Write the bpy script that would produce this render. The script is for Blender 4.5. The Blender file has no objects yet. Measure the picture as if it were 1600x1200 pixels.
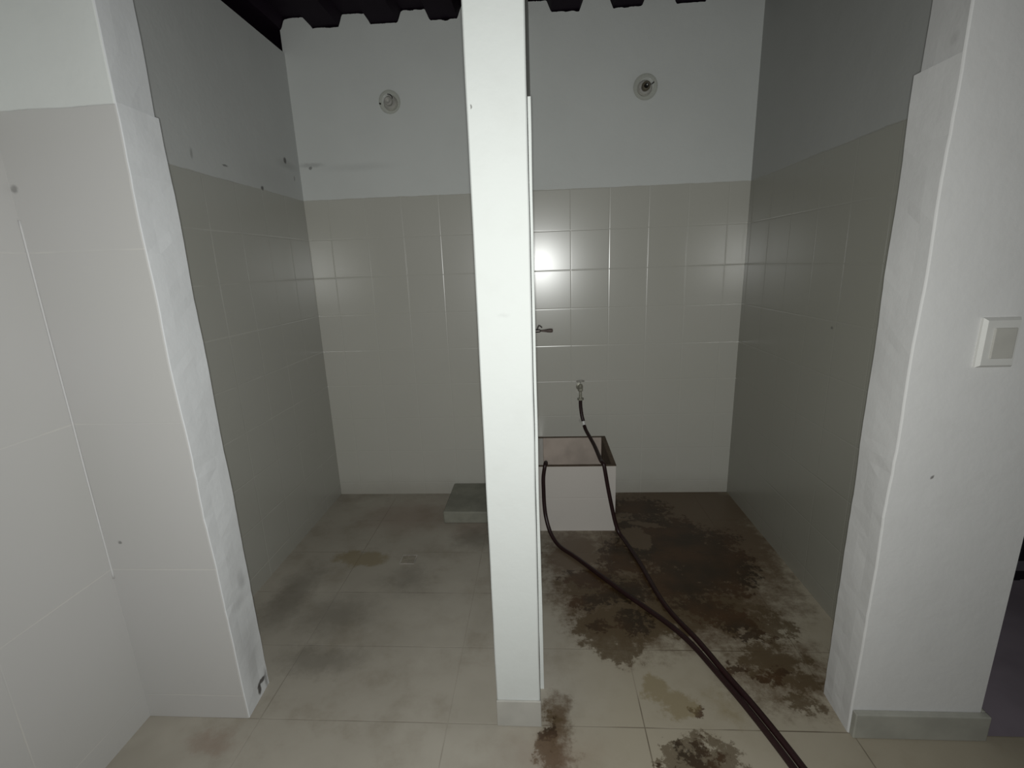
import bpy, bmesh, math, random
from mathutils import Vector, Matrix, noise
random.seed(7)
C = bpy.context.scene.collection
sc = bpy.context.scene
PI = math.pi

# ------------------------------------------------------------------ camera
CAM_Z = 1.35
XW = Vector((0.99787066, -0.01998816, -0.06208554))
YW = Vector((0.05549214, -0.24003577, 0.96917669))
ZW = Vector((-0.03427481, -0.97055824, -0.23841547))
cd = bpy.data.cameras.new('camera'); cam = bpy.data.objects.new('camera', cd); C.objects.link(cam)
cd.sensor_width = 36.0; cd.lens = 36.0 * 751.0 / 1600.0; cd.clip_start = 0.01
m = Matrix(((XW.x, -XW.y, -XW.z), (YW.x, -YW.y, -YW.z), (ZW.x, -ZW.y, -ZW.z)))
cam.matrix_world = Matrix.Translation((0, 0, CAM_Z)) @ m.to_4x4()
sc.camera = cam

# ------------------------------------------------------------------ world, phone torch, exposure
w = bpy.data.worlds.new('world'); sc.world = w; w.use_nodes = True
w.node_tree.nodes['Background'].inputs[0].default_value = (0.86, 0.88, 0.86, 1)
w.node_tree.nodes['Background'].inputs[1].default_value = 0.030
ld = bpy.data.lights.new('phone_torch', 'SPOT'); lo = bpy.data.objects.new('phone_torch', ld); C.objects.link(lo)
lo.location = (0.0, -0.01, 1.345)
aim = Vector((-0.16, 1.0, -0.30))
lo.rotation_euler = aim.to_track_quat('-Z', 'Y').to_euler()
ld.energy = 88; ld.color = (0.98, 1.0, 0.975); ld.shadow_soft_size = 0.012
ld.spot_size = math.radians(178); ld.spot_blend = 1.0
sc.view_settings.view_transform = 'Standard'; sc.view_settings.look = 'None'
sc.view_settings.gamma = 1; sc.view_settings.use_curve_mapping = False
sc.view_settings.exposure = 0.0

# ------------------------------------------------------------------ node helpers
class NT:
    def __init__(s, name):
        s.m = bpy.data.materials.new(name); s.m.use_nodes = True
        s.t = s.m.node_tree; s.t.nodes.clear()
        s.out = s.t.nodes.new('ShaderNodeOutputMaterial')
        s.b = s.t.nodes.new('ShaderNodeBsdfPrincipled')
        s.t.links.new(s.b.outputs[0], s.out.inputs[0])
        s.co = s.t.nodes.new('ShaderNodeTexCoord').outputs['Object']
        sp = s.t.nodes.new('ShaderNodeSeparateXYZ'); s.t.links.new(s.co, sp.inputs[0])
        s.X, s.Y, s.Z = sp.outputs
    def put(s, sock, v):
        if isinstance(v, bpy.types.NodeSocket): s.t.links.new(v, sock)
        elif isinstance(v, (tuple, list)) and len(v) == 3 and sock.type == 'RGBA': sock.default_value = (*v, 1)
        else: sock.default_value = v
    def math(s, op, a, b=0.0, c=0.0, clamp=False):
        n = s.t.nodes.new('ShaderNodeMath'); n.operation = op; n.use_clamp = clamp
        s.put(n.inputs[0], a); s.put(n.inputs[1], b); s.put(n.inputs[2], c); return n.outputs[0]
    def vec(s, op, a, b=(0, 0, 0)):
        n = s.t.nodes.new('ShaderNodeVectorMath'); n.operation = op
        s.put(n.inputs[0], a); s.put(n.inputs[1], b)
        return n.outputs['Value'] if op in ('LENGTH', 'DISTANCE', 'DOT_PRODUCT') else n.outputs[0]
    def noise(s, scale, detail=3, rough=0.55, co=None, color=False, dist=0):
        n = s.t.nodes.new('ShaderNodeTexNoise'); s.put(n.inputs['Vector'], co or s.co)
        n.inputs['Scale'].default_value = scale; n.inputs['Detail'].default_value = detail
        n.inputs['Roughness'].default_value = rough; n.inputs['Distortion'].default_value = dist
        return n.outputs['Color' if color else 'Fac']
    def ramp(s, v, a, b, lo=0.0, hi=1.0, smooth=True):
        n = s.t.nodes.new('ShaderNodeMapRange')
        if smooth: n.interpolation_type = 'SMOOTHSTEP'
        s.put(n.inputs[0], v); s.put(n.inputs[1], a); s.put(n.inputs[2], b); s.put(n.inputs[3], lo); s.put(n.inputs[4], hi)
        return n.outputs[0]
    def mix(s, f, a, b):
        n = s.t.nodes.new('ShaderNodeMix'); n.data_type = 'RGBA'
        s.put(n.inputs[0], f); s.put(n.inputs[6], a); s.put(n.inputs[7], b); return n.outputs[2]
    def bump(s, h, dist=0.001, strength=1.0, normal=None):
        n = s.t.nodes.new('ShaderNodeBump'); n.inputs['Strength'].default_value = strength
        n.inputs['Distance'].default_value = dist; s.put(n.inputs['Height'], h)
        if normal: s.put(n.inputs['Normal'], normal)
        return n.outputs[0]
    def fin(s, color, rough=0.8, normal=None, spec=0.5, metal=0.0):
        s.put(s.b.inputs['Base Color'], color); s.put(s.b.inputs['Roughness'], rough)
        s.b.inputs['Specular IOR Level'].default_value = spec; s.b.inputs['Metallic'].default_value = metal
        if normal: s.put(s.b.inputs['Normal'], normal)
        return s.m
    def joint(s, u, u0, size, half):            # 1 in the joint, 0 on the tile
        f = s.math('FRACT', s.math('DIVIDE', s.math('SUBTRACT', u, u0), size))
        d = s.math('MULTIPLY', s.math('SUBTRACT', 0.5, s.math('ABSOLUTE', s.math('SUBTRACT', f, 0.5))), size)
        return s.ramp(d, 0.0, half, 1.0, 0.0)
    def spot(s, co, c, r):                      # 1 at the middle of an ellipse, 0 at its rim
        l = s.vec('LENGTH', s.vec('MULTIPLY', s.vec('SUBTRACT', co, c), tuple(1.0 / q for q in r)))
        return s.math('SUBTRACT', 1.0, l, clamp=False)

PAINT = (0.62, 0.635, 0.615)
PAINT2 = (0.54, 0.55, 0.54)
TILE = (0.50, 0.49, 0.445)

def m_paint(name, col=PAINT, blot=0.06, marks=()):
    n = NT(name)
    a = n.noise(2.2, 4); b = n.noise(14, 3)
    f = n.math('MULTIPLY_ADD', n.ramp(a, 0.35, 0.7), blot * 2.0, 0.0)
    colr = n.mix(f, col, tuple(c * 0.72 for c in col))
    colr = n.mix(n.math('MULTIPLY', n.ramp(b, 0.45, 0.8), 0.05), colr, (0.3, 0.28, 0.24))
    wc = n.vec('ADD', n.co, n.vec('MULTIPLY', n.vec('SUBTRACT', n.noise(40, 2, color=True), (0.5, 0.5, 0.5)), (0.02, 0.02, 0.02)))
    for (c, r, dark, soft) in marks:
        k = n.spot(wc, c, r); k = n.math('MULTIPLY', n.ramp(k, 0.0, soft), dark)
        colr = n.mix(k, colr, (0.06, 0.05, 0.045))
    h = n.math('ADD', n.math('MULTIPLY', n.noise(9, 3), 1.0), n.math('MULTIPLY', n.noise(90, 3), 0.16))
    return n.fin(colr, 0.75, n.bump(h, 0.006, 0.35), 0.3)

def m_tiled(name, axis, u0, size=0.2033, ztop=1.73, zsize=0.2065, paint=PAINT, marks=(), u0b=None, usplit=None,
            vis=0.2, tile=TILE, rough=0.26, groove=0.0045, zbase=None, dirt=0.0, gd=0.0007):
    """glazed tiles up to ztop, painted render above"""
    n = NT(name)
    u = n.X if axis == 'x' else n.Y
    if usplit is not None:
        k = n.math('GREATER_THAN', u, usplit)
        off = n.math('ADD', n.math('MULTIPLY', k, u0b - u0), u0)
        ju = n.joint(n.math('SUBTRACT', u, off), 0.0, size, groove)
    else: ju = n.joint(u, u0, size, groove)
    jz = n.joint(n.Z, ztop if zbase is None else zbase, zsize, groove)
    j = n.math('MAXIMUM', ju, jz)
    edge = n.math('MULTIPLY_ADD', n.math('SUBTRACT', n.noise(9, 4), 0.5), 0.012, ztop)
    up = n.ramp(n.Z, n.math('SUBTRACT', edge, 0.002), n.math('ADD', edge, 0.002))
    tcol = n.mix(n.math('MULTIPLY', n.ramp(n.noise(1.6, 3), 0.35, 0.7), 0.16), tile, tuple(c * f for c, f in zip(tile, (0.86, 0.88, 0.80))))
    tcol = n.mix(n.math('MULTIPLY', n.math('MULTIPLY', j, n.ramp(n.noise(5, 2), 0.35, 0.65)), vis), tcol, (0.60, 0.58, 0.54))
    if dirt:
        tcol = n.mix(n.math('MULTIPLY', n.ramp(n.math('ADD', n.Z, n.math('MULTIPLY', n.noise(7, 4), 0.10)), 0.03, 0.20, 1, 0), dirt), tcol, (0.14, 0.10, 0.065))
    f = n.math('MULTIPLY', n.ramp(n.noise(2.2, 4), 0.35, 0.7), 0.15)
    pcol = n.mix(f, paint, tuple(c * 0.72 for c in paint))
    wc = n.vec('ADD', n.co, n.vec('MULTIPLY', n.vec('SUBTRACT', n.noise(45, 2, color=True), (0.5, 0.5, 0.5)), (0.012, 0.012, 0.012)))
    for (c, r, dark, soft) in marks:
        k = n.math('MULTIPLY', n.ramp(n.spot(wc, c, r), 0.0, soft), dark)
        pcol = n.mix(k, pcol, (0.05, 0.045, 0.04)); tcol = n.mix(k, tcol, (0.05, 0.045, 0.04))
    col = n.mix(up, tcol, pcol)
    ro = n.math('ADD', n.math('MULTIPLY', up, 0.75 - rough), rough)
    hp = n.math('ADD', n.math('MULTIPLY', n.noise(7, 3), 0.004), n.math('MULTIPLY', n.noise(80, 3), 0.0006))
    ht = n.math('ADD', n.math('MULTIPLY', j, -gd), n.math('MULTIPLY', n.noise(3.0, 1), 0.0008))
    h = n.math('ADD', n.math('MULTIPLY', up, hp), n.math('MULTIPLY', n.math('SUBTRACT', 1.0, up), ht))
    h = n.math('ADD', h, n.math('MULTIPLY', up, -0.003))
    return n.fin(col, ro, n.bump(h, 1.0, 0.7), 0.9)

def m_plain(name, col, rough=0.5, spec=0.5, metal=0.0, var=0.25, vs=20, bumpd=0.0):
    n = NT(name)
    c = n.mix(n.math('MULTIPLY', n.ramp(n.noise(vs, 4), 0.35, 0.7), var), col, tuple(q * 0.45 for q in col))
    return n.fin(c, rough, n.bump(n.noise(vs * 3, 3), bumpd, 0.6) if bumpd else None, spec, metal)

# ------------------------------------------------------------------ floor material (tiles 59 x 30 cm, dark damp stains)
def m_floor():
    n = NT('floor_tile')
    ju = n.joint(n.X, 0.286, 0.594, 0.003); jv = n.joint(n.Y, 1.165, 0.3005, 0.003)
    j = n.math('MAXIMUM', ju, jv)
    base = n.mix(n.ramp(n.noise(1.6, 5, 0.6), 0.3, 0.7), (0.362, 0.333, 0.282), (0.300, 0.274, 0.228))
    base = n.mix(n.math('MULTIPLY', n.ramp(n.noise(5.5, 5, 0.65), 0.46, 0.72), 0.5), base, (0.215, 0.185, 0.140))
    base = n.mix(n.math('MULTIPLY', n.ramp(n.noise(3.1, 3, co=n.vec('ADD', n.co, (7, 3, 0))), 0.5, 0.7), 0.35), base, (0.425, 0.395, 0.34))
    base = n.mix(n.math('MULTIPLY', n.ramp(n.math('ADD', n.X, n.math('MULTIPLY', n.noise(2.5, 3, co=n.vec('ADD', n.co, (5, 5, 0))), 0.5)), 0.1, 0.6), 0.55), base, (0.315, 0.272, 0.190))
    jn = n.ramp(n.noise(3.2, 2, co=n.vec('ADD', n.co, (2, 9, 0))), 0.45, 0.62)
    side = n.ramp(n.X, -0.1, 0.1, 0.55, 1.25)                            # joints of the wet stall hold more grime
    base = n.mix(n.math('MULTIPLY', n.math('MULTIPLY', j, side), n.math('MULTIPLY_ADD', jn, 0.6, 0.2)), base, (0.09, 0.068, 0.045))
    nz = n.vec('SUBTRACT', n.noise(7, 5, 0.7, color=True), (0.5, 0.5, 0.5))
    wc = n.vec('MULTIPLY', n.vec('ADD', n.co, n.vec('ADD', n.vec('MULTIPLY', nz, (0.16, 0.16, 0)), n.vec('MULTIPLY', n.vec('SUBTRACT', n.noise(26, 4, 0.7, color=True), (0.5, 0.5, 0.5)), (0.07, 0.07, 0)))), (1, 1, 0))
    fine = n.noise(17, 8, 0.78); fine2 = n.noise(31, 6, 0.75, co=n.vec('ADD', n.co, (4, 4, 0)))
    def field(lst, amp=0.5, nzs=None):
        cur = None
        for (x, y, rx, ry, s) in lst:
            v = n.math('MULTIPLY', n.math('MAXIMUM', n.spot(wc, (x, y, 0), (rx, ry, 1)), 0.0), s)
            cur = v if cur is None else n.math('MAXIMUM', cur, v)
        g = n.ramp(cur, 0.0, 0.2)                                      # keeps noise from growing outside the blobs
        return n.math('MULTIPLY', g, n.math('ADD', cur, n.math('MULTIPLY', n.math('SUBTRACT', nzs or fine, 0.5), amp)))
    soft = field([(0.62, 2.10, 0.52, 0.66, 1.3), (0.30, 1.66, 0.32, 0.32, 0.9), (0.62, 1.75, 0.45, 0.36, 1.0), (0.14, 2.05, 0.24, 0.35, 0.8),
                  (0.02, 1.12, 0.08, 0.22, 0.8), (0.78, 1.38, 0.30, 0.26, 0.6), (0.75, 2.50, 0.55, 0.42, 1.5), (0.85, 2.2, 0.35, 0.5, 1.2), (0.25, 1.80, 0.32, 0.26, 1.1), (0.97, 2.05, 0.16, 0.60, 0.6)], 1.3)
    base = n.mix(n.math('MULTIPLY', n.ramp(soft, 0.0, 0.55), 0.86), base, (0.086, 0.052, 0.026))
    mott = field([(0.23, 1.56, 0.17, 0.17, 1.3), (0.25, 1.80, 0.24, 0.16, 1.3), (0.26, 1.46, 0.13, 0.08, 1.0), (0.60, 1.70, 0.30, 0.18, 1.1), (0.78, 1.40, 0.16, 0.14, 0.9),
                  (0.42, 1.62, 0.24, 0.12, 1.0), (0.44, 1.07, 0.15, 0.10, 1.0), (0.34, 1.03, 0.08, 0.05, 1.0), (0.00, 1.10, 0.06, 0.14, 0.8), (0.82, 1.60, 0.14, 0.12, 0.9), (0.80, 1.25, 0.08, 0.07, 0.7)], 3.2)
    base = n.mix(n.math('MULTIPLY', n.ramp(mott, 0.18, 0.42), 0.74), base, (0.078, 0.053, 0.026))
    dark = field([(0.60, 2.16, 0.30, 0.34, 1.6), (0.74, 2.00, 0.26, 0.30, 1.5), (0.52, 2.50, 0.24, 0.16, 1.2), (0.36, 2.00, 0.16, 0.20, 1.1),
                  (0.20, 1.86, 0.18, 0.08, 1.0), (0.34, 1.78, 0.16, 0.10, 1.2), (0.18, 1.72, 0.13, 0.06, 1.0), (0.56, 1.84, 0.22, 0.16, 1.2),
                  (0.62, 1.68, 0.19, 0.11, 0.9), (0.20, 1.58, 0.06, 0.05, 1.0), (0.33, 1.60, 0.10, 0.09, 0.8), (0.72, 1.62, 0.12, 0.07, 1.1), (0.76, 1.54, 0.09, 0.04, 1.1),
                  (0.85, 2.18, 0.16, 0.16, 0.8), (0.72, 1.34, 0.07, 0.04, 0.9), (0.64, 1.40, 0.05, 0.03, 0.9), (0.78, 1.37, 0.05, 0.03, 0.9),
                  (0.43, 1.08, 0.10, 0.06, 0.7), (0.34, 1.03, 0.05, 0.03, 0.9), (0.00, 1.14, 0.04, 0.05, 0.8), (0.45, 1.22, 0.03, 0.03, 0.8), (0.46, 2.31, 0.15, 0.06, 1.3)], 3.6, fine2)
    pale = field([(0.45, 2.19, 0.09, 0.12, 1.6), (0.54, 2.32, 0.12, 0.045, 1.4), (0.42, 2.42, 0.10, 0.035, 1.3), (0.36, 1.90, 0.06, 0.07, 1.0)], 0.4)
    dk = n.math('MULTIPLY', n.ramp(dark, 0.16, 0.48), n.ramp(pale, 0.25, 0.45, 1, 0.12))
    base = n.mix(n.math('MULTIPLY', dk, 0.88), base, n.mix(n.ramp(n.noise(4.5, 4), 0.35, 0.65), (0.022, 0.013, 0.006), (0.058, 0.028, 0.011)))
    # olive and rusty smudges of the drier floor
    ol = field([(0.35, 1.31, 0.07, 0.07, 1.1), (0.40, 1.25, 0.07, 0.07, 1.1), (-0.89, 2.02, 0.18, 0.09, 1.0), (0.55, 1.25, 0.14, 0.12, 0.35)], 0.6)
    base = n.mix(n.math('MULTIPLY', n.ramp(ol, 0.1, 0.5), 0.6), base, (0.19, 0.145, 0.065))
    ru = field([(-0.75, 2.42, 0.42, 0.30, 0.9), (-1.0, 1.08, 0.13, 0.06, 1.0), (-0.4, 2.3, 0.2, 0.2, 0.8), (0.0, 1.07, 0.30, 0.14, 0.6)], 0.5)
    base = n.mix(n.math('MULTIPLY', n.ramp(ru, 0.1, 0.8), 0.40), base, (0.22, 0.145, 0.11))
    gr = field([(-1.10, 1.75, 0.14, 0.32, 1.0), (-0.85, 1.62, 0.26, 0.18, 0.8), (-0.82, 1.40, 0.22, 0.12, 1.0), (-0.35, 2.2, 0.2, 0.16, 0.9), (-0.62, 1.85, 0.20, 0.16, 0.7)], 0.7)
    base = n.mix(n.math('MULTIPLY', n.ramp(gr, 0.05, 0.8), 0.50), base, (0.12, 0.108, 0.085))
    sp = n.math('MULTIPLY', n.ramp(n.noise(75, 2, co=n.vec('ADD', n.co, (1, 8, 0))), 0.72, 0.78), n.ramp(soft, 0.3, 0.6))
    base = n.mix(n.math('MULTIPLY', sp, 0.6), base, (0.30, 0.26, 0.21))
    ro = n.math('SUBTRACT', 0.62, n.math('MULTIPLY', n.ramp(soft, 0.1, 0.5), 0.20))
    h = n.math('ADD', n.math('MULTIPLY', j, -0.0010), n.math('MULTIPLY', n.noise(30, 4), 0.0006))
    return n.fin(base, ro, n.bump(h, 1.0, 0.5), 0.35)

# ------------------------------------------------------------------ mesh helpers
def bm_obj(name, bm, mat, parent=None, smooth=False):
    me = bpy.data.meshes.new(name); bmesh.ops.recalc_face_normals(bm, faces=bm.faces); bm.to_mesh(me); bm.free()
    for mt in (mat if isinstance(mat, list) else [mat]): me.materials.append(mt)
    if smooth:
        for p in me.polygons: p.use_smooth = True
    o = bpy.data.objects.new(name, me); C.objects.link(o)
    if parent: o.parent = parent
    return o

def box(bm, x0, x1, y0, y1, z0, z1, bevel=0.0, seg=2, mat=0):
    r = bmesh.ops.create_cube(bm, size=1.0)
    for v in r['verts']:
        v.co = Vector((x0 + (v.co.x + .5) * (x1 - x0), y0 + (v.co.y + .5) * (y1 - y0), z0 + (v.co.z + .5) * (z1 - z0)))
    fs = set(f for v in r['verts'] for f in v.link_faces)
    for f in fs: f.material_index = mat
    if bevel:
        es = list(set(e for v in r['verts'] for e in v.link_edges))
        bmesh.ops.bevel(bm, geom=es, offset=bevel, segments=seg, affect='EDGES', profile=0.5)

def prism(bm, poly, h0, h1, axis='z'):
    def P(a, b, h): return {'z': (a, b, h), 'y': (a, h, b), 'x': (h, a, b)}[axis]
    A = [bm.verts.new(P(a, b, h0)) for a, b in poly]; B = [bm.verts.new(P(a, b, h1)) for a, b in poly]
    bm.faces.new(A); bm.faces.new(list(reversed(B)))
    for i in range(len(A)):
        k = (i + 1) % len(A); bm.faces.new([A[i], A[k], B[k], B[i]])

def loft(bm, rings, cap=True):                  # rings: list of lists of points of equal length
    R = [[bm.verts.new(p) for p in r] for r in rings]; n = len(R[0])
    for a, b in zip(R, R[1:]):
        for i in range(n): bm.faces.new([a[i], a[(i + 1) % n], b[(i + 1) % n], b[i]])
    if cap: bm.faces.new(R[0]); bm.faces.new(list(reversed(R[-1])))

def lathe(bm, prof, origin=(0, 0, 0), axis=(0, 0, 1), seg=32, cap=True):
    ax = Vector(axis).normalized(); q = ax.to_track_quat('Z', 'Y'); o = Vector(origin)
    loft(bm, [[o + q @ Vector((r * math.cos(2 * PI * i / seg), r * math.sin(2 * PI * i / seg), h)) for i in range(seg)] for r, h in prof], cap)

def tube(bm, pts, r, seg=12, sub=8):
    P = [Vector(p) for p in pts]; S = []
    for i in range(len(P) - 1):
        p0 = P[max(i - 1, 0)]; p1 = P[i]; p2 = P[i + 1]; p3 = P[min(i + 2, len(P) - 1)]
        for k in range(sub):
            t = k / sub
            S.append(0.5 * ((2 * p1) + (p2 - p0) * t + (2 * p0 - 5 * p1 + 4 * p2 - p3) * t * t + (3 * p1 - p0 - 3 * p2 + p3) * t ** 3))
    S.append(P[-1]); rings = []; up = Vector((1, 0, 0.1))
    for i, p in enumerate(S):
        d = (S[min(i + 1, len(S) - 1)] - S[max(i - 1, 0)]).normalized()
        a = (up - d * up.dot(d)).normalized(); up = a; b = d.cross(a)
        rings.append([p + (a * math.cos(2 * PI * k / seg) + b * math.sin(2 * PI * k / seg)) * r for k in range(seg)])
    loft(bm, rings)

def struct(o): o['kind'] = 'structure'; return o
def tag(o, label, cat, group=None):
    o['label'] = label; o['category'] = cat
    if group: o['group'] = group
    return o
def empty(name, loc):
    o = bpy.data.objects.new(name, None); o.empty_display_size = 0.05; C.objects.link(o); o.location = loc; return o

# ------------------------------------------------------------------ the setting
YB = 2.692; XL = -1.265; XR = 1.085; YF = 1.165; YI = 1.300
MFLOOR = m_floor()
bm = bmesh.new(); box(bm, -1.45, 1.2175, YF, 2.85, -0.12, 0.0); box(bm, -1.45, 4.2, -1.2, YF, -0.12, 0.0); struct(bm_obj('floor', bm, MFLOOR))
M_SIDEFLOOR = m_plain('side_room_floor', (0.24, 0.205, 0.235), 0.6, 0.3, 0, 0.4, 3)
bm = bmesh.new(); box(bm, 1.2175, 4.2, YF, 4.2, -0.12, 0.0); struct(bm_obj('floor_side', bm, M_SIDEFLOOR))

M_DARKWALL = m_plain('light_blocker_dark', (0.10, 0.095, 0.10), 0.8, 0.2, 0, 0.2, 3)  # dark unseen walls, added to keep the background glow out of the gaps
bm = bmesh.new(); box(bm, 4.2, 4.3, -1.2, 4.2, 0, 2.7); struct(bm_obj('light_blocker_side', bm, M_DARKWALL))
bm = bmesh.new(); box(bm, 1.2175, 4.2, 4.1, 4.2, 0, 2.7); struct(bm_obj('light_blocker_side_back', bm, M_DARKWALL))
bm = bmesh.new(); box(bm, -3.3, -3.2, 0.0, 4.2, 0, 2.7); struct(bm_obj('light_blocker_left', bm, M_DARKWALL))  # added beyond the gap over the left wall so it stays black
bm = bmesh.new(); box(bm, -3.2, 1.2, 4.1, 4.2, 0, 2.7); struct(bm_obj('light_blocker_back', bm, M_DARKWALL))
# roof: trapezoidal sheet, ribs running front to back
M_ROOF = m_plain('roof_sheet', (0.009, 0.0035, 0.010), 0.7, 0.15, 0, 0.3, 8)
Z0, Z1, PER = 2.538, 2.588, 0.297
def roof_profile():
    pts = []; k = -8  # sheet carried on past the side walls to block background light
    while True:
        c = -1.04 + k * PER
        if c > 4.3: break
        pts += [(c - 0.068, Z0), (c + 0.068, Z0), (c + 0.090, Z1), (c + PER - 0.090, Z1)]
        k += 1
    return pts
prof = roof_profile()
bm = bmesh.new()
ring = [(x, z) for x, z in prof] + [(x, z + 0.003) for x, z in reversed(prof)]
for i in range(len(prof) - 1):
    (xa, za), (xb, zb) = prof[i], prof[i + 1]
    prism(bm, [(xa, za), (xb, zb), (xb, zb + 0.003), (xa, za + 0.003)], -0.3, 4.2, 'y')
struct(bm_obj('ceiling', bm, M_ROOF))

# back wall with the plaster packed up between the ribs
M_BACK = m_tiled('back_wall_tiles_and_paint', 'x', -0.325, u0b=0.1695, usplit=-0.09, vis=0.03, dirt=0.25, marks=[
    ((-1.20, YB, 1.905), (0.10, 0.05, 0.018), 0.25, 0.8), ((-1.205, YB, 1.89), (0.012, 0.05, 0.012), 0.6, 0.5),
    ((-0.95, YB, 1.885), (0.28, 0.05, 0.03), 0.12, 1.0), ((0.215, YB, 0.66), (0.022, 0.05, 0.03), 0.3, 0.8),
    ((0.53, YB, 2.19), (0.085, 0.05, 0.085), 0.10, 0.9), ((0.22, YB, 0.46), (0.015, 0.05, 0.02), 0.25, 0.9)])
def ztop_at(x):
    for (xa, za), (xb, zb) in zip(prof, prof[1:]):
        if xa <= x <= xb: return za + (zb - za) * (x - xa) / max(xb - xa, 1e-6)
    return Z1
bm = bmesh.new(); poly = [(1.35, 0.0), (XL - 0.02 + 0.012, 0.0)]
x = XL - 0.008
while x < 1.35:
    z = ztop_at(x) - 0.0035 - 0.012 * max(0, noise.noise(Vector((x * 22, 3.1, 0)))) - 0.004 * abs(noise.noise(Vector((x * 90, 1.1, 0))))
    poly.append((x, z)); x += 0.006
prism(bm, poly, YB, YB + 0.13, 'y')
struct(bm_obj('wall_back', bm, M_BACK))

# left wall: the stall stretch (small tiles) and the corridor stretch (large tiles)
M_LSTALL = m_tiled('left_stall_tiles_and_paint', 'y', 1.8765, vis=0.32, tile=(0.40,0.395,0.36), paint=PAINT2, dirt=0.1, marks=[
    ((XL, 1.845, 1.79), (0.05, 0.010, 0.028), 0.35, 0.8), ((XL, 2.038, 1.785), (0.05, 0.022, 0.006), 0.6, 0.6),
    ((XL, 2.295, 1.737), (0.05, 0.016, 0.012), 0.8, 0.6), ((XL, 2.545, 1.903), (0.05, 0.020, 0.018), 0.8, 0.6),
    ((XL, 2.56, 1.885), (0.05, 0.14, 0.03), 0.18, 0.9), ((XL, 2.62, 1.83), (0.05, 0.008, 0.018), 0.5, 0.7),
    ((XL, 2.40, 1.80), (0.05, 0.3, 0.09), 0.05, 0.9)])
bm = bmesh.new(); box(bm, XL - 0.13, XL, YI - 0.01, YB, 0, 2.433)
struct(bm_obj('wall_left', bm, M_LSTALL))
M_LFRONT = m_tiled('left_corridor_tiles_and_paint', 'y', 0.855, size=0.45, ztop=1.741, zsize=0.445, zbase=0.086, vis=0.6, gd=0.0003,
                   groove=0.003, rough=0.42, tile=(0.485, 0.475, 0.465))
bm = bmesh.new(); box(bm, XL - 0.13, XL, -1.2, YI - 0.01, 0, 2.433)
struct(bm_obj('wall_left_corridor', bm, M_LFRONT))

# right wall of the right stall
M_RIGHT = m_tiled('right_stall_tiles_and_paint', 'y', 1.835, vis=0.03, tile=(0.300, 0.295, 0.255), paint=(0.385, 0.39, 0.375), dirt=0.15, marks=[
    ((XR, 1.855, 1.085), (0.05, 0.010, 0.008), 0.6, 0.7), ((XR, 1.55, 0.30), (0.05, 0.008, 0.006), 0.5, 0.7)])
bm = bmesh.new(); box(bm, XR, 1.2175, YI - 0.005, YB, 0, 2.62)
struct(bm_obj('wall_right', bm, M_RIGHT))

# piers: the doorway edges lean a little and carry a proud lower layer up to z = 1.745
def pier(name, inner, outer, mats, mat_of, step=True):
    """inner(z) -> (x at the front edge, x at the back edge); outer: x of the far side"""
    bm = bmesh.new(); sgn = 1 if outer > inner(0)[0] else -1
    zs = [0.0]
    while zs[-1] < 1.70: zs.append(zs[-1] + 0.03)
    zs += [1.7449, 1.7451]
    while zs[-1] < 2.60: zs.append(zs[-1] + 0.06)
    rings = []
    for z in zs:
        f, b, jump = inner(z); wob = lambda k: 0.0034 * noise.noise(Vector((z * 5, k, 2))) + 0.0014 * noise.noise(Vector((z * 40, k, 5)))
        f += wob(1); b += wob(3); r = 0.004
        rings.append([(f + sgn * r, YF, z), (f + sgn * r * .3, YF + r * .3, z), (f, YF + r, z), (f + (b - f) * .33 + wob(7) + jump * .33, YF + .045, z), (f + (b - f) * .66 + wob(9) + jump * .66, YF + .09, z),
                      (b + jump, YI - .002, z), (b + jump + sgn * .002, YI, z), (outer, YI, z), (outer - sgn * 0, YF + 0.004, z), (outer - sgn * .004, YF, z)])
    loft(bm, rings)
    bm.normal_update()
    o = bm_obj(name, bm, mats)
    for p in o.data.polygons: p.material_index = mat_of(p)
    return struct(o)

def inL(z):
    f = -0.938 - 0.020 * min(z / 1.2, 1.0)
    return (f, -0.948 - 0.010 * min(z, 1.745) / 1.74, 0.0 if z < 1.745 else -0.010)
M_JAMB = m_paint('jamb_paint', (0.69, 0.70, 0.71), 0.05, [((-0.945, 1.262, 0.046), (0.05, 0.026, 0.011), 0.9, 0.5), ((-0.945, 1.242, 0.032), (0.05, 0.013, 0.026), 0.9, 0.5), ((-0.945, 1.285, 0.03), (0.05, 0.012, 0.05), 0.5, 0.8), ((-0.945, 1.26, 0.43), (0.05, 0.03, 0.05), 0.25, 0.9), ((-0.945, 1.23, 0.37), (0.05, 0.05, 0.03), 0.18, 0.9), ((-0.945, 1.23, 0.2), (0.05, 0.07, 0.2), 0.22, 1.0)])
M_LPIER = m_tiled('left_pier_tiles_and_paint', 'x', -2.0, size=3.0, ztop=1.739, zsize=0.445, zbase=0.086, vis=0.6, gd=0.0003, groove=0.003,
                  rough=0.42, tile=(0.485, 0.475, 0.465), marks=[((-1.218, YF, 0.62), (0.008, 0.05, 0.008), 0.6, 0.7), ((-1.255, YF, 1.57), (0.012, 0.05, 0.012), 0.5, 0.7)])
pier('wall_front_left', inL, XL - 0.01, [M_LPIER, M_JAMB], lambda p: 0 if abs(p.normal.y) > 0.9 and p.center.y < YF + 0.01 else 1)

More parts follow.
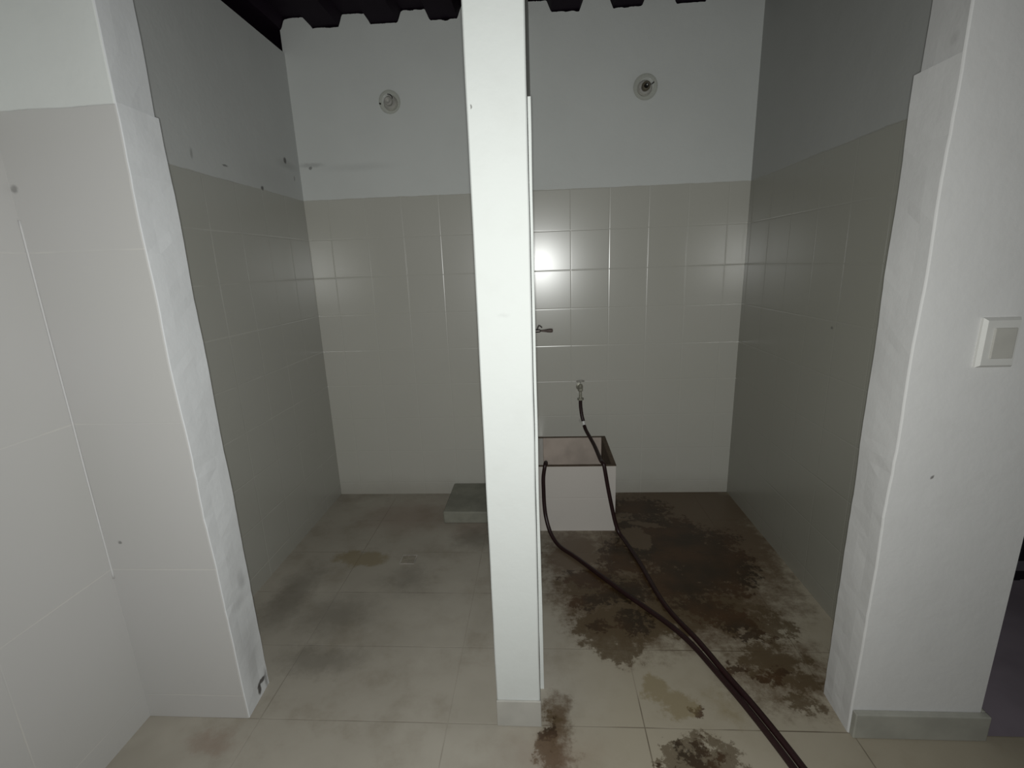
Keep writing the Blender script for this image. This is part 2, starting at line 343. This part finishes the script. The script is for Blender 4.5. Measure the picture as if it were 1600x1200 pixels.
def inR(z):
    f = 0.866 + 0.008 * z / 1.8
    return (f, 0.873, 0.0 if z < 1.745 else 0.014)
M_CAULK = m_paint('corner_filler', (0.56, 0.555, 0.55), 0.05)
bm = bmesh.new(); tube(bm, [(XL + 0.0015 + 0.001 * noise.noise(Vector((z_, 1, 1))), YF - 0.0015 + 0.0012 * noise.noise(Vector((z_ * 3, 5, 1))), z_) for z_ in [0.50 + 0.1 * q_ for q_ in range(11)]], 0.0022, 8, 4)
struct(bm_obj('trim_2', bm, M_CAULK, None, True))
M_RPIER = m_paint('right_pier_paint', (0.60, 0.595, 0.585), 0.05, [((0.968, YF, 0.803), (0.005, 0.05, 0.008), 0.7, 0.6), ((0.87, 1.20, 1.78), (0.05, 0.02, 0.02), 0.15, 0.9)])
pier('wall_front_right', inR, 1.2205, [M_RPIER], lambda p: 0)

# centre post and the dividing wall behind it
M_POST = m_paint('post_paint', (0.545, 0.562, 0.545), 0.03, [((-0.143, YF, 1.695), (0.003, 0.05, 0.005), 0.7, 0.6), ((-0.088, YF, 1.235), (0.02, 0.05, 0.008), 0.08, 0.9)])
bm = bmesh.new(); rings = []
for i in range(44):
    z = i * 0.06; e = 0.0012 * noise.noise(Vector((z * 6, 0, 0))); g = 0.0012 * noise.noise(Vector((z * 6, 4, 0))); r = 0.003
    a, b = -0.1535 + e, -0.0245 + g + 0.0022 * z
    rings.append([(a + r, YF, z), (b - r, YF, z), (b, YF + r, z), (b, YI, z), (a, YI, z), (a, YF + r, z)])
loft(bm, rings); struct(bm_obj('wall_front_center', bm, M_POST))
M_DIV = m_tiled('divider_tiles_and_paint', 'y', 1.30, vis=0.2, tile=(0.44, 0.43, 0.39))
bm = bmesh.new()
prism(bm, [(-0.150, 0.0), (-0.029, 0.0), (-0.029, 2.53), (-0.150, 2.53)], YI, YB, 'y')
struct(bm_obj('wall_center', bm, M_DIV))
M_EDGE = m_paint('tile_edge_grout', (0.62, 0.64, 0.62), 0.03)
bm = bmesh.new(); rings = []
for i in range(60):
    z = i * 1.746 / 59; g = 0.0010 * noise.noise(Vector((z * 5, 8, 0)))
    b = -0.0125 + g - 0.0022 * min(1.0, max(0.0, (z - 0.3) / 0.3)) + 0.0012 * max(0.0, (z - 1.1) / 0.6)
    rings.append([(-0.0290, YI - 0.006, z), (b - .001, YI - 0.006, z), (b, YI - 0.005, z), (b, YI + 0.002, z), (-0.0290, YI + 0.002, z)])
loft(bm, rings); struct(bm_obj('trim_1', bm, M_EDGE))

# skirting tiles
M_SKIRT = m_plain('skirting_tile', (0.34, 0.335, 0.295), 0.4, 0.5, 0, 0.25, 12)
bm = bmesh.new(); box(bm, 0.869, 1.2315, 1.146, YF, 0.001, 0.084, 0.003); struct(bm_obj('baseboard_right', bm, M_SKIRT))
bm = bmesh.new(); box(bm, 1.2215, 1.2315, YF, YI, 0.001, 0.084, 0.003); struct(bm_obj('baseboard_right_return', bm, M_SKIRT))
M_SKIRT2 = m_plain('skirting_tile_center', (0.39, 0.378, 0.345), 0.4, 0.5, 0, 0.2, 12)
bm = bmesh.new(); box(bm, -0.1545, -0.0215, 1.158, YF, 0.001, 0.093, 0.002); struct(bm_obj('baseboard_center', bm, M_SKIRT2))

# ------------------------------------------------------------------ washing trough under the tap
M_BOXT = m_tiled('trough_tile', 'x', -1.0, size=3.0, ztop=3.0, zsize=0.2, zbase=0.185, tile=(0.55, 0.515, 0.48), vis=0.15, rough=0.4)
M_BOXI = m_plain('trough_inside', (0.55, 0.47, 0.41), 0.45, 0.4, 0, 0.45, 6)
M_RIM = m_plain('trough_grime_and_shade', (0.12, 0.088, 0.062), 0.7, 0.2, 0, 0.4, 30)  # rim grime; also gives the inner side its painted shade
t = tag(empty('wash_trough', (0, 0, 0)), 'low white tiled washing trough with a grimy brown rim against the back wall', 'trough')
bx0, bx1, by0, by1, bh, th = -0.0285, 0.362, 2.262, YB - 0.001, 0.360, 0.013
bm = bmesh.new()
for a in ((bx0, bx1, by0, by0 + th, 0.0, bh), (bx0, bx1, by1 - th, by1, 0.0, bh), (bx1 - th, bx1, by0 + th, by1 - th, 0.0, bh), (bx0, bx0 + th + 0.014, by0 + th, by1 - th, 0.0, bh)): box(bm, *a)
bm_obj('shell', bm, M_BOXT, t)
bm = bmesh.new(); e = 0.003
x0, x1, y0, y1 = bx0 + th + 0.014, bx1 - th - 0.006, by0 + th, by1 - th
box(bm, x0, x1, y0, y1, 0.001, 0.14)
box(bm, x0, x0 + e, y0, y1, 0.14, bh - .001); box(bm, x0, x1, y1 - e, y1, 0.14, bh - .001); box(bm, x0, x1, y0, y0 + e, 0.14, bh - .001)
bm_obj('basin', bm, M_BOXI, t)
bm = bmesh.new(); box(bm, x1 - e, bx1 - th - .0002, y0, y1, 0.14, bh - .001); bm_obj('stained_shaded_side', bm, M_RIM, t)['label'] = 'inner side, dark brown from stain and painted-in shade'  # real dirt, plus the shade of grazing light put into the brown
bm = bmesh.new(); ro = .0015
for a in ((bx0, bx1 + ro, by0 - ro, by0 + th + .002, bh, bh + .003), (bx0, bx1 + ro, by1 - th - .002, by1, bh, bh + .003), (bx1 - th - .008, bx1 + ro, by0 + th, by1 - th, bh, bh + .003)): box(bm, *a)
bm_obj('rim', bm, M_RIM, t)['label'] = 'grimy brown rim'

# ------------------------------------------------------------------ low cement step in the left stall
n = NT('cement'); cc = n.mix(n.ramp(n.noise(9, 5, 0.6), 0.3, 0.7), (0.250, 0.248, 0.205), (0.19, 0.187, 0.155))
M_CEM = n.fin(cc, 0.7, n.bump(n.noise(40, 4), 0.002, 0.5), 0.3)
bm = bmesh.new(); box(bm, -0.548, -0.1515, 2.335, YB - .001, 0.0, 0.070, 0.008, 3)
bmesh.ops.subdivide_edges(bm, edges=[e_ for e_ in bm.edges if e_.calc_length() > 0.1], cuts=8, use_grid_fill=True)
for v in bm.verts:
    if v.co.z > 0.03 and v.co.y < 2.6: v.co += Vector((noise.noise(v.co * 9), noise.noise(v.co * 9 + Vector((5, 0, 0))), 0.5 * noise.noise(v.co * 8))) * 0.004
tag(bm_obj('cement_step', bm, M_CEM), 'low greenish grey cement step against the back wall of the left stall', 'step')

# ------------------------------------------------------------------ drain in the left stall
M_DRAIN = m_plain('drain_frame', (0.40, 0.37, 0.33), 0.45, 0.5, 0.0, 0.6, 40)
M_GRATE = m_plain('drain_grate', (0.27, 0.24, 0.19), 0.6, 0.4, 0, 0.5, 40)
t = tag(empty('floor_drain', (-0.655, 2.005, 0)), 'small square floor drain with a worn pale edge in the left stall', 'drain')
bm = bmesh.new(); a = 0.036; b = 0.031
for q in ((-a, a, -a, -b), (-a, a, b, a), (-a, -b, -b, b), (b, a, -b, b)): box(bm, *q, 0.0, 0.0022)
bm_obj('frame', bm, M_DRAIN, t)
bm = bmesh.new()
for k in range(5): box(bm, -b, b, -b + .002 + k * .0125, -b + .010 + k * .0125, 0.0, 0.0014)
bm_obj('grate', bm, M_GRATE, t)

# ------------------------------------------------------------------ garden tap
M_BRASS = m_plain('dull_brass', (0.36, 0.35, 0.29), 0.4, 0.5, 0.5, 0.5, 60)
M_STEEL = m_plain('dull_handle', (0.42, 0.41, 0.37), 0.45, 0.5, 0.3, 0.4, 50)
TX, TZ = 0.215, 0.665
t = tag(empty('water_tap', (TX, YB, TZ)), 'small brass garden tap with a T handle on the back wall above the trough', 'tap')
bm = bmesh.new()
lathe(bm, [(0.020, 0), (0.020, .003), (0.012, .006), (0.0085, .008), (0.0085, .05), (0.012, .051), (0.012, .075), (0.008, .080)], (0, 0, 0), (0, -1, 0), 20)
lathe(bm, [(0.0135, -.014), (0.0135, .006), (0.010, .012), (0.0095, .022), (0.006, .026)], (0, -.063, 0.004), (0, 0, 1), 12)
bm_obj('body', bm, M_BRASS, t)
bm = bmesh.new(); tube(bm, [(0, -.063, -.005), (0, -.068, -.022), (0, -.070, -.034)], .008)
lathe(bm, [(0.0085, 0), (0.018, .002), (0.018, .014), (0.0085, .015), (.0085, .030)], (0, -.070, -.062), (0, 0, 1), 6)
bm_obj('spout', bm, M_BRASS, t)
bm = bmesh.new(); lathe(bm, [(0.0035, 0), (0.0035, .022)], (0, -.063, .024), (0, 0, 1), 10)
tube(bm, [(-.021, -.067, .046), (-.008, -.063, .048), (.008, -.062, .048), (.021, -.058, .045)], .0052)
bm_obj('handle', bm, M_STEEL, t)

# ------------------------------------------------------------------ hoses
M_HOSE = m_plain('dark_hose', (0.022, 0.008, 0.008), 0.45, 0.4, 0, 0.3, 10)
M_HOSE2 = m_plain('dark_hose_worn', (0.022, 0.009, 0.009), 0.42, 0.4, 0, 0.3, 10)
M_COUP = m_plain('white_coupler', (0.72, 0.72, 0.70), 0.4)
R_ = 0.0100
t = tag(empty('garden_hose', (TX, YB - .07, 0)), 'dark brown hose running from the tap over the trough and across the wet floor', 'hose')
def hose_part(name, pts, mat, r=R_):
    bm = bmesh.new(); o = Vector(t.location); tube(bm, [Vector(p) - o for p in pts], r); return bm_obj(name, bm, mat, t, True)
hA = [(0.2150, 2.622, .612), (0.2155, 2.620, .570), (0.221, 2.612, .520), (0.2285, 2.600, .487)]
hose_part('upper_hose', hA, M_HOSE)
hose_part('coupler', [(0.2285, 2.600, .487), (0.2335, 2.593, .460)], M_COUP, 0.0082)['label'] = 'white plastic joint'
hose_part('lower_hose', [(0.2335, 2.593, .462), (0.243, 2.56, .44), (0.272, 2.44, .405), (0.290, 2.30, .378), (0.297, 2.262, .3785), (0.302, 2.246, .362), (0.320, 2.238, .255), (0.342, 2.228, .14), (0.360, 2.218, .06), (0.376, 2.200, .020),
    (0.395, 2.15, .0102), (0.431, 1.967, .0102), (0.474, 1.69, .0102), (0.545, 1.500, .0102), (0.589, 1.36, .0102), (0.636, 1.222, .0102), (0.682, 1.05, .0102), (0.71, 0.90, .0102), (0.72, 0.5, .0102)], M_HOSE)
bm = bmesh.new()
tube(bm, [(0.012, 2.30, .352), (0.012, 2.28, .374), (0.010, 2.262, .3765), (0.006, 2.246, .366), (-0.002, 2.242, .310), (-0.002, 2.236, .24), (0.000, 2.225, .17), (0.008, 2.205, .105), (0.030, 2.160, .045), (0.070, 2.10, .013), (0.144, 2.010, .0102),
          (0.292, 1.805, .0102), (0.397, 1.668, .0102), (0.466, 1.575, .0102), (0.517, 1.485, .0102), (0.5635, 1.36, .0102), (0.610, 1.222, .0102), (0.656, 1.05, .0102), (0.682, 0.90, .0102), (0.69, 0.5, .0102)], R_)
tag(bm_obj('garden_hose', bm, M_HOSE2, None, True), 'dark hose hanging over the front rim of the trough by the white post', 'hose')

# ------------------------------------------------------------------ lever on the dividing wall
M_LEV = m_plain('lever_brown', (0.085, 0.062, 0.055), 0.55, 0.3, 0, 0.3, 60)
M_LEVM = m_plain('lever_metal', (0.10, 0.09, 0.085), 0.4, 0.5, 0.7, 0.3, 60)
LY, LZ = 2.00, 1.083
t = tag(empty('valve_lever', (-0.0285, LY, LZ)), 'small dark valve lever sticking out sideways behind the white post', 'lever')
bm = bmesh.new(); lathe(bm, [(0.013, 0), (0.013, .003), (0.007, .005), (0.0065, .024), (0.003, .028)], (0, 0, 0), (1, 0, 0), 16); bm_obj('mount', bm, M_LEVM, t)
bm = bmesh.new(); lathe(bm, [(0.0028, .024), (0.0035, .032), (0.0052, .048), (0.0070, .058), (0.0078, .070), (0.0072, .0765), (.004, .078)], (0, 0, 0), (1, 0, 0), 16); bm_obj('grip', bm, M_LEV, t, True)
bm = bmesh.new(); tube(bm, [(.014, 0, .006), (.021, 0, .022), (.034, 0, .013)], .0022, 8); bm_obj('spring_clip', bm, M_LEVM, t)

# ------------------------------------------------------------------ wall lamps: clear glass bowls with a socket
n = NT('clear_glass'); n.fin((0.8, 0.8, 0.78), 0.1)
tr = n.t.nodes.new('ShaderNodeBsdfTransparent'); tr.inputs[0].default_value = (0.975, 0.975, 0.965, 1)
mx = n.t.nodes.new('ShaderNodeMixShader'); lw = n.t.nodes.new('ShaderNodeLayerWeight'); lw.inputs[0].default_value = 0.25
n.t.links.new(n.math('MULTIPLY_ADD', lw.outputs['Facing'], 0.12, 0.03), mx.inputs[0]); n.t.links.new(tr.outputs[0], mx.inputs[1])
n.t.links.new(n.b.outputs[0], mx.inputs[2]); n.t.links.new(mx.outputs[0], n.out.inputs[0])
M_GLASS = n.m
M_CER = m_plain('lamp_socket', (0.40, 0.39, 0.36), 0.5, 0.5, 0, 0.3, 30)
M_CERD = m_plain('lamp_socket_dark', (0.11, 0.095, 0.065), 0.5, 0.5, 0, 0.3, 30)
M_BLK = m_plain('black_metal', (0.02, 0.018, 0.015), 0.35, 0.5, 0.3, 0.2, 30)
def lamp(x, z, r, label, lit):
    t = tag(empty('wall_lamp', (x, YB, z)), label, 'lamp', 'glass wall lamps on the back wall'); A = (0, -1, 0)
    bm = bmesh.new(); lathe(bm, [(.036, 0), (.036, .006), (.030, .012), (.022, .014)], (0, 0, 0), A, 28)
    for s in ((-.027, -.004), (.027, .008)): lathe(bm, [(.004, .010), (.004, .0145)], (s[0], 0, s[1]), A, 10)
    bm_obj('base', bm, M_CER, t)
    th = 0.0022
    outer = [(r * .55, .003), (r * .80, .006), (r * .95, .012), (r, .020), (r * .97, .029), (r * .88, .037), (r * .70, .043), (r * .64, .044)]
    inner = [(q - th, h if i < 7 else h - th) for i, (q, h) in enumerate(outer)]
    bm = bmesh.new(); ringp = outer + list(reversed(inner))
    q = Vector(A).to_track_quat('Z', 'Y'); S = 36
    R = [[bm.verts.new(q @ Vector((a * math.cos(2 * PI * i / S), a * math.sin(2 * PI * i / S), h))) for a, h in ringp] for i in range(S)]
    for i in range(S):
        for k in range(len(ringp)):
            k2 = (k + 1) % len(ringp); i2 = (i + 1) % S
            bm.faces.new([R[i][k], R[i2][k], R[i2][k2], R[i][k2]])
    bm_obj('glass_shade', bm, M_GLASS, t, True)
    if lit:
        bm = bmesh.new(); lathe(bm, [(.018, .012), (.021, .030), (.019, .045), (.012, .046), (.011, .030)], (0, 0, 0), A, 24); bm_obj('socket', bm, M_CERD, t, True)
        bm = bmesh.new(); lathe(bm, [(.010, .030), (.010, .047), (.006, .052)], (0.002, 0, 0), A, 18); c = bm_obj('contact', bm, M_BLK, t); c['label'] = 'black contact at the socket centre'
        bm = bmesh.new(); lathe(bm, [(.0032, .051), (.0030, .055), (.001, .0565)], (0.002, 0, 0), A, 12); bm_obj('pale_tip', bm, M_COUP, c)  # small pale tip in the middle of the black contact
        bm = bmesh.new(); tube(bm, [(.014, -.040, .001), (.026, -.044, .005), (.036, -.046, .012)], .0030); bm_obj('wire', bm, M_BLK, t)
    else:
        bm = bmesh.new(); lathe(bm, [(.018, .012), (.020, .030), (.018, .040), (.012, .041), (.011, .030)], (-.004, 0, .002), A, 24); bm_obj('socket', bm, M_CER, t, True)
        bm = bmesh.new()
        pts = [(.002 + .020 * math.cos(a_), -.046, .010 + .018 * math.sin(a_)) for a_ in [math.radians(100 - 22 * i) for i in range(6)]]
        tube(bm, pts, .0022); bm_obj('wire', bm, M_BLK, t)
        bm = bmesh.new(); lathe(bm, [(.0042, .040), (.0042, .046)], (-.043, 0, -.012), A, 10); bm_obj('screw', bm, M_BLK, t)
lamp(-0.742, 2.178, 0.056, 'round clear glass wall lamp on the back wall of the left stall', False)
lamp(0.536, 2.180, 0.060, 'round clear glass wall lamp with a black centre in the right stall', True)

# ------------------------------------------------------------------ light switch
M_SWP = m_plain('switch_plate', (0.56, 0.555, 0.53), 0.4, 0.5, 0, 0.05, 30)
M_SWR = m_plain('switch_rocker', (0.43, 0.42, 0.385), 0.4, 0.5, 0, 0.1, 30)
t = tag(empty('light_switch', (1.050, YF, 1.140)), 'white rectangular light switch with a grey rocker on the right pier', 'light switch')
bm = bmesh.new()
loft(bm, [[(-.040, 0, -.058), (.040, 0, -.058), (.040, 0, .058), (-.040, 0, .058)], [(-.040, -.006, -.058), (.040, -.006, -.058), (.040, -.006, .058), (-.040, -.006, .058)],
          [(-.034, -.013, -.052), (.036, -.013, -.052), (.036, -.013, .052), (-.034, -.013, .052)]])
bm_obj('plate', bm, M_SWP, t)
bm = bmesh.new(); box(bm, -.018, .030, -.0165, -.012, -.036, .035, 0.0015); bm_obj('rocker', bm, M_SWR, t)

# ------------------------------------------------------------------ dark low rack in the next room, just past the pier
M_RK = m_plain('rack_black', (0.012, 0.010, 0.014), 0.6, 0.3, 0, 0.2, 20)
M_RK2 = m_plain('rack_grey', (0.11, 0.10, 0.115), 0.6, 0.3, 0, 0.2, 20)
t = tag(empty('floor_rack', (2.0, 1.86, 0)), 'dark low rack on the floor of the next room, past the right pier', 'rack')
bm = bmesh.new(); box(bm, -.06, .9, 0, .04, 0.01, .05, .004); bm_obj('bottom_rail', bm, M_RK, t)
bm = bmesh.new(); box(bm, -.06, .9, .0, .04, .05, .095, .004); bm_obj('middle_board', bm, M_RK2, t)
bm = bmesh.new(); box(bm, -.06, .9, 0, .6, .095, .30, .01); bm_obj('top_board', bm, M_RK, t)
for x_ in (-.05, .85):
    for y_ in (.01, .55):
        bm = bmesh.new(); box(bm, x_, x_ + .03, y_, y_ + .03, 0, .1); bm_obj('leg', bm, M_RK, t)
